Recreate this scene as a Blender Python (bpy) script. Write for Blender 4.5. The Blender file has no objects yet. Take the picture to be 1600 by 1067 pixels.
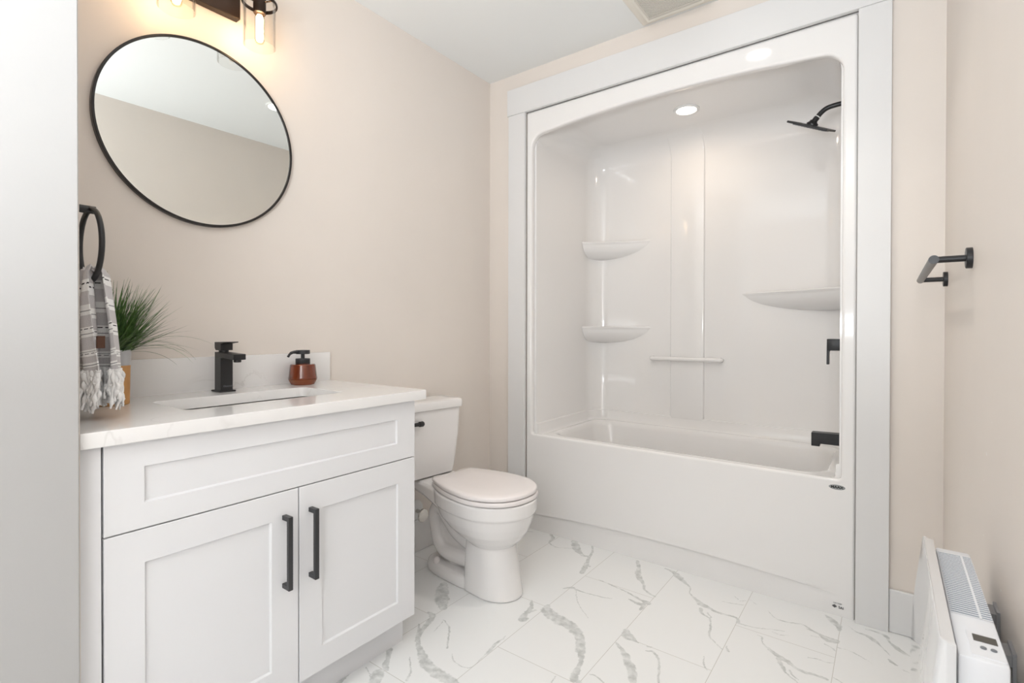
import bpy, bmesh, math, random
from math import sin, cos, pi, radians, sqrt, atan2
from mathutils import Vector, Matrix

random.seed(7)
SC = bpy.context.scene
COL = SC.collection

# ------------------------------------------------------------------ camera
CAM = Vector((1.8809, -2.3188, 1.1028)); FPX = 794.32; CY = 519.24
yaw, pit, rol = radians(36.5445), radians(-0.3628), radians(0.107)
F = Vector((-sin(yaw)*cos(pit), cos(yaw)*cos(pit), sin(pit)))
R0 = Vector((cos(yaw), sin(yaw), 0)); U0 = R0.cross(F)
RR = R0*cos(rol) + U0*sin(rol); UU = U0*cos(rol) - R0*sin(rol)
cam_d = bpy.data.cameras.new('camera'); cam = bpy.data.objects.new('camera', cam_d); COL.objects.link(cam)
cam.matrix_world = Matrix(((RR.x, UU.x, -F.x, CAM.x), (RR.y, UU.y, -F.y, CAM.y), (RR.z, UU.z, -F.z, CAM.z), (0, 0, 0, 1)))
cam_d.sensor_width = 36; cam_d.lens = FPX/1600*36; cam_d.shift_y = -(533.5-CY)/1600
cam_d.clip_start = 0.02
cam_d.dof.use_dof = True; cam_d.dof.focus_distance = 2.3; cam_d.dof.aperture_fstop = 9.0
SC.camera = cam

# ------------------------------------------------------------------ light and exposure
SC.view_settings.view_transform = 'Standard'; SC.view_settings.look = 'None'
SC.view_settings.gamma = 1.0; SC.view_settings.exposure = 0.30
w = bpy.data.worlds.new('world'); SC.world = w; w.use_nodes = True
bg = w.node_tree.nodes['Background']; bg.inputs[0].default_value = (0.89, 0.95, 1.0, 1); bg.inputs[1].default_value = 1.1

def area(name, loc, target, sx, sy, power, col=(1, 1, 1), shape='RECTANGLE', spread=180):
    d = bpy.data.lights.new(name, 'AREA'); d.shape = shape; d.size = sx; d.size_y = sy
    d.energy = power; d.color = col; d.spread = radians(spread)
    o = bpy.data.objects.new(name, d); COL.objects.link(o); o.location = loc
    o.rotation_euler = (Vector(target)-Vector(loc)).to_track_quat('-Z', 'Y').to_euler()
    return o
# added fill: unseen cool area lamp by the right wall, behind the camera
area('side_fill_light', (2.0, -3.1, 1.35), (1.25, -2.2, 1.30), 1.0, 1.2, 6.0, (0.90, 0.955, 1.0))
# second added fill: unseen area lamp behind the camera, turned up at the ceiling
area('bounce_fill_light', (1.65, -3.3, 1.15), (1.60, -2.9, 2.6), 0.6, 0.6, 54, (0.90, 0.95, 1.0), spread=165)
LAMP = dict(ceiling=2.2, alcove=0.9, bulb=34.0)

# ------------------------------------------------------------------ room measures
W, HC = 2.037, 2.5365          # room width, ceiling height
XL, XR = 0.2593, 1.7843        # tub unit between the casings
REAR = -3.9

# ------------------------------------------------------------------ materials
def mat(name, col, rough=0.5, metal=0.0, spec=0.5, bump=0.0, bscale=200, coat=0.0, var=0.0, vscale=4.0):
    m = bpy.data.materials.new(name); m.use_nodes = True
    nt = m.node_tree; b = nt.nodes['Principled BSDF']
    b.inputs['Base Color'].default_value = (*col, 1); b.inputs['Roughness'].default_value = rough
    b.inputs['Metallic'].default_value = metal; b.inputs['Specular IOR Level'].default_value = spec
    b.inputs['Coat Weight'].default_value = coat; b.inputs['Coat Roughness'].default_value = 0.03
    tc = nt.nodes.new('ShaderNodeTexCoord')
    if bump:
        n = nt.nodes.new('ShaderNodeTexNoise'); n.inputs['Scale'].default_value = bscale; n.inputs['Detail'].default_value = 3
        nt.links.new(tc.outputs['Object'], n.inputs['Vector'])
        bp = nt.nodes.new('ShaderNodeBump'); bp.inputs['Strength'].default_value = bump; bp.inputs['Distance'].default_value = 0.002
        nt.links.new(n.outputs['Fac'], bp.inputs['Height']); nt.links.new(bp.outputs['Normal'], b.inputs['Normal'])
    if var:
        n = nt.nodes.new('ShaderNodeTexNoise'); n.inputs['Scale'].default_value = vscale; n.inputs['Detail'].default_value = 4
        nt.links.new(tc.outputs['Object'], n.inputs['Vector'])
        r = nt.nodes.new('ShaderNodeValToRGB')
        r.color_ramp.elements[0].position = 0.3; r.color_ramp.elements[1].position = 0.7
        r.color_ramp.elements[0].color = (*[c*(1-var) for c in col], 1); r.color_ramp.elements[1].color = (*[min(1, c*(1+var)) for c in col], 1)
        nt.links.new(n.outputs['Fac'], r.inputs['Fac']); nt.links.new(r.outputs['Color'], b.inputs['Base Color'])
    return m

def emit(name, col, s):
    m = bpy.data.materials.new(name); m.use_nodes = True; nt = m.node_tree
    b = nt.nodes['Principled BSDF']; b.inputs['Base Color'].default_value = (0.9, 0.9, 0.9, 1)
    b.inputs['Emission Color'].default_value = (*col, 1); b.inputs['Emission Strength'].default_value = s
    return m

M = {}
M['wall'] = mat('beige_wall_paint', (0.785, 0.722, 0.665), 0.45, bump=0.08, bscale=260, spec=0.35, var=0.012)
M['ceiling'] = mat('white_ceiling_paint', (0.86, 0.87, 0.86), 0.8, bump=0.05, bscale=200, spec=0.2)
M['trim'] = mat('white_satin_trim', (0.765, 0.76, 0.757), 0.35)
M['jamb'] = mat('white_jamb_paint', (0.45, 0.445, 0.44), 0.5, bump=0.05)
M['cabinet'] = mat('white_lacquer_cabinet', (0.78, 0.78, 0.795), 0.35)
M['gap'] = mat('dark_gap', (0.25, 0.24, 0.23), 0.8)
M['acrylic'] = mat('white_gloss_acrylic', (0.865, 0.85, 0.838), 0.06, spec=0.5)
M['ceramic'] = mat('white_ceramic', (0.85, 0.83, 0.82), 0.08, spec=0.5)
M['seat'] = mat('white_plastic_seat', (0.87, 0.82, 0.81), 0.15)
M['sink'] = mat('white_porcelain_sink', (0.86, 0.86, 0.85), 0.08)
M['black'] = mat('matte_black_metal', (0.013, 0.013, 0.015), 0.38, spec=0.5)
M['handle'] = mat('black_bar_pull', (0.022, 0.022, 0.025), 0.33, spec=0.6)
M['blackframe'] = mat('black_frame', (0.014, 0.012, 0.012), 0.3)
M['bronze'] = mat('dark_bronze', (0.045, 0.028, 0.020), 0.35, metal=0.5)
M['chrome'] = mat('chrome', (0.6, 0.58, 0.55), 0.15, metal=1)
M['mirror'] = mat('mirror_glass', (0.90, 0.92, 0.90), 0.0, metal=1)
M['white_plastic'] = mat('white_plastic', (0.86, 0.86, 0.85), 0.3)
M['vent'] = mat('ivory_plastic', (0.80, 0.76, 0.68), 0.4)
M['dark'] = mat('dark_inside', (0.05, 0.05, 0.05), 0.9)
M['heater'] = mat('white_heater_metal', (0.84, 0.85, 0.88), 0.3)
M['panel'] = mat('white_gloss_panel', (0.76, 0.76, 0.77), 0.05, spec=1.0, coat=1.0)
M['louvre'] = mat('blue_grey_inside', (0.16, 0.20, 0.27), 0.6)
M['lcd'] = mat('lcd_screen', (0.07, 0.065, 0.055), 0.2)
M['button'] = mat('grey_button', (0.18, 0.19, 0.21), 0.45)
M['steel'] = mat('galvanised_bracket', (0.35, 0.35, 0.36), 0.4, metal=0.6)
M['tape'] = mat('white_thread_tape', (0.85, 0.85, 0.84), 0.6)
M['badge'] = mat('silver_badge', (0.30, 0.31, 0.31), 0.35, metal=0.3)
M['ink'] = mat('black_ink', (0.02, 0.02, 0.02), 0.6)
M['greyink'] = mat('grey_ink', (0.10, 0.10, 0.105), 0.6)
M['pot_wood'] = mat('light_wood', (0.60, 0.31, 0.11), 0.55, var=0.12, vscale=18)
M['pot_band'] = mat('grey_white_glaze', (0.55, 0.55, 0.57), 0.3)
M['soil'] = mat('dark_soil', (0.03, 0.025, 0.02), 0.9)
M['fringe'] = mat('white_cotton_fringe', (0.90, 0.895, 0.89), 0.95, bump=0.6, bscale=300)
M['tag'] = mat('brown_leather_tag', (0.075, 0.028, 0.012), 0.6)
M['ds_black'] = mat('black_plastic_pump', (0.02, 0.021, 0.024), 0.45)
M['fleck'] = mat('bare_white_fleck', (0.92, 0.92, 0.90), 0.7)

def mat_nodes(name):
    m = bpy.data.materials.new(name); m.use_nodes = True; nt = m.node_tree
    return m, nt, nt.nodes['Principled BSDF'], nt.nodes.new, nt.links.new

def make_floor():
    m, nt, b, N, L = mat_nodes('white_marble_tile')
    b.inputs['Roughness'].default_value = 0.22
    tc = N('ShaderNodeTexCoord'); sep = N('ShaderNodeSeparateXYZ'); L(tc.outputs['Object'], sep.inputs[0])
    ax = N('ShaderNodeMath'); ax.operation = 'ADD'; ax.inputs[1].default_value = 0.934+0.316+0.632*8
    ay = N('ShaderNodeMath'); ay.operation = 'ADD'; ay.inputs[1].default_value = -0.795+0.3157*8
    L(sep.outputs['Y'], ax.inputs[0]); L(sep.outputs['X'], ay.inputs[0])
    cmb = N('ShaderNodeCombineXYZ'); L(ax.outputs[0], cmb.inputs['X']); L(ay.outputs[0], cmb.inputs['Y'])
    br = N('ShaderNodeTexBrick'); br.offset = 0.5; br.offset_frequency = 2; br.squash = 1
    L(cmb.outputs[0], br.inputs['Vector'])
    for k, v in (('Scale', 1), ('Mortar Size', 0.0011), ('Mortar Smooth', 0.25), ('Bias', 0), ('Brick Width', 0.632), ('Row Height', 0.3157)):
        br.inputs[k].default_value = v
    br.inputs['Color1'].default_value = (0.855, 0.86, 0.855, 1); br.inputs['Color2'].default_value = (0.875, 0.88, 0.875, 1)
    br.inputs['Mortar'].default_value = (0.60, 0.585, 0.55, 1)
    # veins: the 'vein' value of the floor ribbons, frayed by noise
    at = N('ShaderNodeAttribute'); at.attribute_name = 'vein'
    n = N('ShaderNodeTexNoise'); n.inputs['Scale'].default_value = 75; n.inputs['Detail'].default_value = 6; n.inputs['Roughness'].default_value = 0.65
    L(tc.outputs['Object'], n.inputs['Vector'])
    ad = N('ShaderNodeMath'); ad.operation = 'MULTIPLY_ADD'; ad.inputs[1].default_value = 0.95; ad.inputs[2].default_value = -0.47
    L(n.outputs['Fac'], ad.inputs[0])
    sm = N('ShaderNodeMath'); sm.operation = 'ADD'; L(at.outputs['Fac'], sm.inputs[0]); L(ad.outputs[0], sm.inputs[1])
    rp = N('ShaderNodeMapRange'); rp.interpolation_type = 'SMOOTHSTEP'
    rp.inputs['From Min'].default_value = 0.24; rp.inputs['From Max'].default_value = 0.62; rp.inputs['To Max'].default_value = 0.88
    L(sm.outputs[0], rp.inputs['Value'])
    gt = N('ShaderNodeMath'); gt.operation = 'GREATER_THAN'; gt.inputs[1].default_value = 0.001; L(at.outputs['Fac'], gt.inputs[0])
    ml = N('ShaderNodeMath'); ml.operation = 'MULTIPLY'; L(rp.outputs[0], ml.inputs[0]); L(gt.outputs[0], ml.inputs[1])
    n2 = N('ShaderNodeTexNoise'); n2.inputs['Scale'].default_value = 38; n2.inputs['Detail'].default_value = 5
    L(tc.outputs['Object'], n2.inputs['Vector'])
    vr = N('ShaderNodeValToRGB'); vr.color_ramp.elements[0].position = 0.35; vr.color_ramp.elements[1].position = 0.7
    vr.color_ramp.elements[0].color = (0.50, 0.515, 0.505, 1); vr.color_ramp.elements[1].color = (0.80, 0.81, 0.80, 1)
    L(n2.outputs['Fac'], vr.inputs['Fac'])
    mx = N('ShaderNodeMix'); mx.data_type = 'RGBA'; L(ml.outputs[0], mx.inputs['Factor'])
    L(br.outputs['Color'], mx.inputs['A']); L(vr.outputs['Color'], mx.inputs['B'])
    L(mx.outputs['Result'], b.inputs['Base Color'])
    return m
M['floor'] = make_floor()

def make_quartz():
    m, nt, b, N, L = mat_nodes('white_quartz')
    b.inputs['Roughness'].default_value = 0.05
    tc = N('ShaderNodeTexCoord')
    n = N('ShaderNodeTexNoise'); n.inputs['Scale'].default_value = 3.2; n.inputs['Detail'].default_value = 5; n.inputs['Distortion'].default_value = 0.8
    L(tc.outputs['Object'], n.inputs['Vector'])
    s = N('ShaderNodeMath'); s.operation = 'SUBTRACT'; s.inputs[1].default_value = 0.5; L(n.outputs['Fac'], s.inputs[0])
    a = N('ShaderNodeMath'); a.operation = 'ABSOLUTE'; L(s.outputs[0], a.inputs[0])
    r = N('ShaderNodeMapRange'); r.inputs['From Min'].default_value = 0.0; r.inputs['From Max'].default_value = 0.012
    r.inputs['To Min'].default_value = 0.5; r.inputs['To Max'].default_value = 0.0; L(a.outputs[0], r.inputs['Value'])
    n3 = N('ShaderNodeTexNoise'); n3.inputs['Scale'].default_value = 2.3; L(tc.outputs['Object'], n3.inputs['Vector'])
    r3 = N('ShaderNodeMapRange'); r3.inputs['From Min'].default_value = 0.5; r3.inputs['From Max'].default_value = 0.65; L(n3.outputs['Fac'], r3.inputs['Value'])
    mm = N('ShaderNodeMath'); mm.operation = 'MULTIPLY'; L(r.outputs[0], mm.inputs[0]); L(r3.outputs[0], mm.inputs[1])
    mx = N('ShaderNodeMix'); mx.data_type = 'RGBA'; L(mm.outputs[0], mx.inputs['Factor'])
    mx.inputs['A'].default_value = (0.84, 0.825, 0.815, 1); mx.inputs['B'].default_value = (0.60, 0.58, 0.56, 1)
    L(mx.outputs['Result'], b.inputs['Base Color'])
    return m
M['quartz'] = make_quartz()

def make_glass(name, col, refl=0.5):
    # thin clear glass: lets light straight through and mirrors the room at grazing angles
    m = bpy.data.materials.new(name); m.use_nodes = True; nt = m.node_tree; N = nt.nodes.new; L = nt.links.new
    nt.nodes.remove(nt.nodes['Principled BSDF']); out = nt.nodes['Material Output']
    tr = N('ShaderNodeBsdfTransparent'); tr.inputs[0].default_value = (*col, 1)
    gl = N('ShaderNodeBsdfGlossy'); gl.inputs['Roughness'].default_value = 0.02; gl.inputs['Color'].default_value = (.8, .8, .8, 1)
    lw = N('ShaderNodeLayerWeight'); lw.inputs['Blend'].default_value = 0.10
    mu = N('ShaderNodeMath'); mu.operation = 'MULTIPLY'; mu.inputs[1].default_value = refl; L(lw.outputs['Fresnel'], mu.inputs[0])
    mx = N('ShaderNodeMixShader'); L(mu.outputs[0], mx.inputs[0]); L(tr.outputs[0], mx.inputs[1]); L(gl.outputs[0], mx.inputs[2])
    L(mx.outputs[0], out.inputs['Surface'])
    return m
M['glass'] = make_glass('clear_shade_glass', (.97, .965, .955), .45)
M['bulbglass'] = make_glass('amber_bulb_glass', (1, .93, .82), .4)

def make_amber():
    m, nt, b, N, L = mat_nodes('amber_brown_glaze')
    b.inputs['Roughness'].default_value = 0.12; b.inputs['Coat Weight'].default_value = 0.5
    tc = N('ShaderNodeTexCoord')
    n = N('ShaderNodeTexNoise'); n.inputs['Scale'].default_value = 30; n.inputs['Detail'].default_value = 3
    mp = N('ShaderNodeMapping'); mp.inputs['Scale'].default_value = (1, 1, 0.25); L(tc.outputs['Object'], mp.inputs[0]); L(mp.outputs[0], n.inputs['Vector'])
    r = N('ShaderNodeValToRGB'); r.color_ramp.elements[0].position = 0.3; r.color_ramp.elements[1].position = 0.75
    r.color_ramp.elements[0].color = (0.08, 0.014, 0.006, 1); r.color_ramp.elements[1].color = (0.24, 0.050, 0.016, 1)
    L(n.outputs['Fac'], r.inputs['Fac']); L(r.outputs['Color'], b.inputs['Base Color'])
    return m
M['amber'] = make_amber()
M['amber2'] = mat('amber_brown_base', (0.22, 0.060, 0.022), 0.2)

def make_grass():
    m, nt, b, N, L = mat_nodes('grass_green')
    b.inputs['Roughness'].default_value = 0.45
    tc = N('ShaderNodeTexCoord'); n = N('ShaderNodeTexNoise'); n.inputs['Scale'].default_value = 60
    L(tc.outputs['Object'], n.inputs['Vector'])
    r = N('ShaderNodeValToRGB'); r.color_ramp.elements[0].position = 0.35; r.color_ramp.elements[1].position = 0.7
    r.color_ramp.elements[0].color = (0.024, 0.075, 0.014, 1); r.color_ramp.elements[1].color = (0.115, 0.235, 0.05, 1)
    L(n.outputs['Fac'], r.inputs['Fac']); L(r.outputs['Color'], b.inputs['Base Color'])
    return m
M['grass'] = make_grass()

def make_towel():
    # woven stripes along the cloth: v = distance below the top fold (m), u = across (m)
    m, nt, b, N, L = mat_nodes('striped_cotton')
    b.inputs['Roughness'].default_value = 0.95; b.inputs['Specular IOR Level'].default_value = 0.1
    uv = N('ShaderNodeUVMap'); uv.uv_map = 'UVMap'; sp = N('ShaderNodeSeparateXYZ'); L(uv.outputs[0], sp.inputs[0])
    sc = N('ShaderNodeMath'); sc.operation = 'MULTIPLY'; sc.inputs[1].default_value = 1/0.34; L(sp.outputs['Y'], sc.inputs[0])
    G = (0.60, 0.575, 0.58, 1); Wh = (0.90, 0.89, 0.88, 1); D = (0.36, 0.35, 0.36, 1)
    r = N('ShaderNodeValToRGB'); cr = r.color_ramp; cr.interpolation = 'CONSTANT'
    stops = [(0, G), (.02, Wh), (.040, G), (.070, Wh), (.084, D), (.087, Wh), (.096, G), (.128, Wh), (.147, D), (.150, Wh), (.158, G),
             (.195, Wh), (.200, D), (.203, Wh), (.220, G), (.247, Wh), (.254, D), (.258, Wh), (.264, G), (.298, Wh)]
    cr.elements[0].position = 0; cr.elements[0].color = stops[0][1]; cr.elements[1].position = stops[1][0]/.34; cr.elements[1].color = stops[1][1]
    for p, c in stops[2:]:
        e = cr.elements.new(p/.34); e.color = c
    L(sc.outputs[0], r.inputs['Fac'])
    # dashed dark threads
    dash = None
    fr = N('ShaderNodeMath'); fr.operation = 'MULTIPLY'; fr.inputs[1].default_value = 95; L(sp.outputs['X'], fr.inputs[0])
    fr2 = N('ShaderNodeMath'); fr2.operation = 'FRACT'; L(fr.outputs[0], fr2.inputs[0])
    g = N('ShaderNodeMath'); g.operation = 'GREATER_THAN'; g.inputs[1].default_value = 0.32; L(fr2.outputs[0], g.inputs[0])
    for v in (.028, .134, .210):
        c = N('ShaderNodeMath'); c.operation = 'COMPARE'; c.inputs[1].default_value = v; c.inputs[2].default_value = 0.0012; L(sp.outputs['Y'], c.inputs[0])
        if dash is None: dash = c
        else:
            a = N('ShaderNodeMath'); a.operation = 'ADD'; L(dash.outputs[0], a.inputs[0]); L(c.outputs[0], a.inputs[1]); dash = a
    dm = N('ShaderNodeMath'); dm.operation = 'MULTIPLY'; L(dash.outputs[0], dm.inputs[0]); L(g.outputs[0], dm.inputs[1])
    mx = N('ShaderNodeMix'); mx.data_type = 'RGBA'; L(dm.outputs[0], mx.inputs['Factor']); L(r.outputs['Color'], mx.inputs['A'])
    mx.inputs['B'].default_value = (0.03, 0.028, 0.035, 1)
    L(mx.outputs['Result'], b.inputs['Base Color'])
    n = N('ShaderNodeTexNoise'); n.inputs['Scale'].default_value = 500
    tc = N('ShaderNodeTexCoord'); L(tc.outputs['Object'], n.inputs['Vector'])
    bp = N('ShaderNodeBump'); bp.inputs['Strength'].default_value = 0.4; bp.inputs['Distance'].default_value = 0.002
    L(n.outputs['Fac'], bp.inputs['Height']); L(bp.outputs['Normal'], b.inputs['Normal'])
    return m
M['towel'] = make_towel()

# ------------------------------------------------------------------ mesh helpers
def box(bm, x0, x1, y0, y1, z0, z1, bev=0.0, seg=2):
    r = bmesh.ops.create_cube(bm, size=1.0)
    vs = r['verts']
    for v in vs:
        v.co = Vector((x0+(v.co.x+.5)*(x1-x0), y0+(v.co.y+.5)*(y1-y0), z0+(v.co.z+.5)*(z1-z0)))
    if bev:
        es = list({e for v in vs for e in v.link_edges})
        bmesh.ops.bevel(bm, geom=es, offset=bev, segments=seg, affect='EDGES', profile=0.5)

def loft(bm, rings, cap0=True, cap1=True, closed=True):
    vr = [[bm.verts.new(p) for p in r] for r in rings]
    n = len(rings[0])
    for a, b in zip(vr[:-1], vr[1:]):
        for i in range(n if closed else n-1):
            j = (i+1) % n
            bm.faces.new((a[i], a[j], b[j], b[i]))
    if cap0 and closed: bm.faces.new(list(reversed(vr[0])))
    if cap1 and closed: bm.faces.new(vr[-1])
    return vr

def lathe(bm, prof, c=(0, 0, 0), axis='z', n=48, cap=True):
    # prof: list of (r, h) along the axis
    rings = []
    for r, h in prof:
        ring = []
        for i in range(n):
            a = 2*pi*i/n; u, v = r*cos(a), r*sin(a)
            if axis == 'z': p = (u, v, h)
            elif axis == 'x': p = (h, u, v)
            else: p = (v, h, u)
            ring.append((p[0]+c[0], p[1]+c[1], p[2]+c[2]))
        rings.append(ring)
    loft(bm, rings, cap, cap)

def tube(bm, pts, r, n=16, cap=True, closed=False):
    pts = [Vector(p) for p in pts]; rings = []
    rs = r if isinstance(r, (list, tuple)) else [r]*len(pts)
    m = len(pts); up = None
    for i, p in enumerate(pts):
        if closed: t = (pts[(i+1) % m]-pts[i-1]).normalized()
        else: t = (pts[min(i+1, m-1)]-pts[max(i-1, 0)]).normalized()
        if up is None:
            up = Vector((0, 0, 1)) if abs(t.z) < .9 else Vector((1, 0, 0))
        a = (up-t*up.dot(t)).normalized(); up = a; b = t.cross(a)
        rings.append([p+(a*cos(2*pi*k/n)+b*sin(2*pi*k/n))*rs[i] for k in range(n)])
    if closed:
        rings.append(rings[0])
        vr = [[bm.verts.new(p) for p in q] for q in rings[:-1]]; vr.append(vr[0])
        for a, b in zip(vr[:-1], vr[1:]):
            for i in range(n):
                j = (i+1) % n; bm.faces.new((a[i], a[j], b[j], b[i]))
    else: loft(bm, rings, cap, cap)

def spline(pts, k=8):
    P = [Vector(p) for p in pts]; out = []
    for i in range(len(P)-1):
        p0 = P[max(i-1, 0)]; p1 = P[i]; p2 = P[i+1]; p3 = P[min(i+2, len(P)-1)]
        for j in range(k):
            t = j/k
            out.append(0.5*((2*p1)+(p2-p0)*t+(2*p0-5*p1+4*p2-p3)*t*t+(3*p1-p0-3*p2+p3)*t**3))
    out.append(P[-1]); return out

def rrect(x0, x1, y0, y1, r, n=6):
    out = []
    for cx, cy, a0 in ((x1-r, y1-r, 0), (x0+r, y1-r, 90), (x0+r, y0+r, 180), (x1-r, y0+r, 270)):
        for i in range(n+1):
            a = radians(a0+90*i/n); out.append((cx+r*cos(a), cy+r*sin(a)))
    return out

def prism(bm, poly, fn):
    # poly: list of 2-D points; fn(p, k) -> 3-D position for side k in (0, 1)
    loft(bm, [[fn(p, 0) for p in poly], [fn(p, 1) for p in poly]])

def obj(name, bm, m, parent=None, sharp=35, bevel=0.0, seg=2, **props):
    bmesh.ops.recalc_face_normals(bm, faces=bm.faces)
    th = radians(sharp)
    for f in bm.faces: f.smooth = True
    for e in bm.edges:
        e.smooth = (len(e.link_faces) == 2 and e.calc_face_angle(0) < th)
    me = bpy.data.meshes.new(name); bm.to_mesh(me); bm.free()
    for mm in (m if isinstance(m, (list, tuple)) else [m]): me.materials.append(mm)
    o = bpy.data.objects.new(name, me); COL.objects.link(o)
    if bevel:
        b = o.modifiers.new('bevel', 'BEVEL'); b.width = bevel; b.segments = seg; b.limit_method = 'ANGLE'; b.angle_limit = radians(40)
        b.harden_normals = False
    put(o, parent)
    for k, v in props.items(): o[k] = v
    return o

def put(o, parent):
    if parent is not None:
        o.parent = parent
        root = parent.matrix_world if False else Matrix.Translation(world_loc(parent))
        o.matrix_parent_inverse = root.inverted()
def world_loc(o):
    l = Vector((0, 0, 0))
    while o is not None and o.type == 'EMPTY':
        l += o.location; o = o.parent
    return l

def thing(name, loc, label, cat, group=None):
    o = bpy.data.objects.new(name, None); COL.objects.link(o); o.location = loc; o.empty_display_size = 0.05
    o['label'] = label; o['category'] = cat
    if group: o['group'] = group
    return o

def bx(name, dims, m, parent=None, bevel=0.0, **props):
    bm = bmesh.new(); box(bm, *dims); return obj(name, bm, m, parent, bevel=bevel, **props)

def struct(name, bm, m, bevel=0.0):
    o = obj(name, bm, m, None, bevel=bevel); o['kind'] = 'structure'; return o

def curve_mesh(name, loops, extrude, bev, res=3):
    # filled 2-D outline with holes -> mesh data, lying in the curve's own XY plane
    cu = bpy.data.curves.new(name, 'CURVE'); cu.dimensions = '2D'; cu.fill_mode = 'BOTH'
    cu.extrude = max(extrude-bev, 0); cu.bevel_depth = bev; cu.bevel_resolution = res; cu.offset = -bev
    for lp in loops:
        s = cu.splines.new('POLY'); s.points.add(len(lp)-1); s.use_cyclic_u = True
        for q, p in zip(s.points, lp): q.co = (p[0], p[1], 0, 1)
    o = bpy.data.objects.new(name, cu); COL.objects.link(o)
    bpy.context.view_layer.update()
    me = bpy.data.meshes.new_from_object(o.evaluated_get(bpy.context.evaluated_depsgraph_get()))
    bpy.data.objects.remove(o); bpy.data.curves.remove(cu)
    return me

def text_mesh(body, size, extrude=0.0003, bold=0.0):
    cu = bpy.data.curves.new('lettering', 'FONT'); cu.body = body; cu.size = size; cu.extrude = extrude
    cu.align_x = 'CENTER'; cu.align_y = 'CENTER'; cu.offset = bold
    o = bpy.data.objects.new('lettering', cu); COL.objects.link(o); bpy.context.view_layer.update()
    me = bpy.data.meshes.new_from_object(o.evaluated_get(bpy.context.evaluated_depsgraph_get()))
    bpy.data.objects.remove(o); bpy.data.curves.remove(cu)
    return me

def from_mesh(bm, me, mtx):
    # add mesh data, transformed, into a bmesh
    t = bmesh.new(); t.from_mesh(me); bmesh.ops.transform(t, matrix=mtx, verts=t.verts)
    tmp = bpy.data.meshes.new('tmp'); t.to_mesh(tmp); t.free(); bm.from_mesh(tmp); bpy.data.meshes.remove(tmp)

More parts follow.
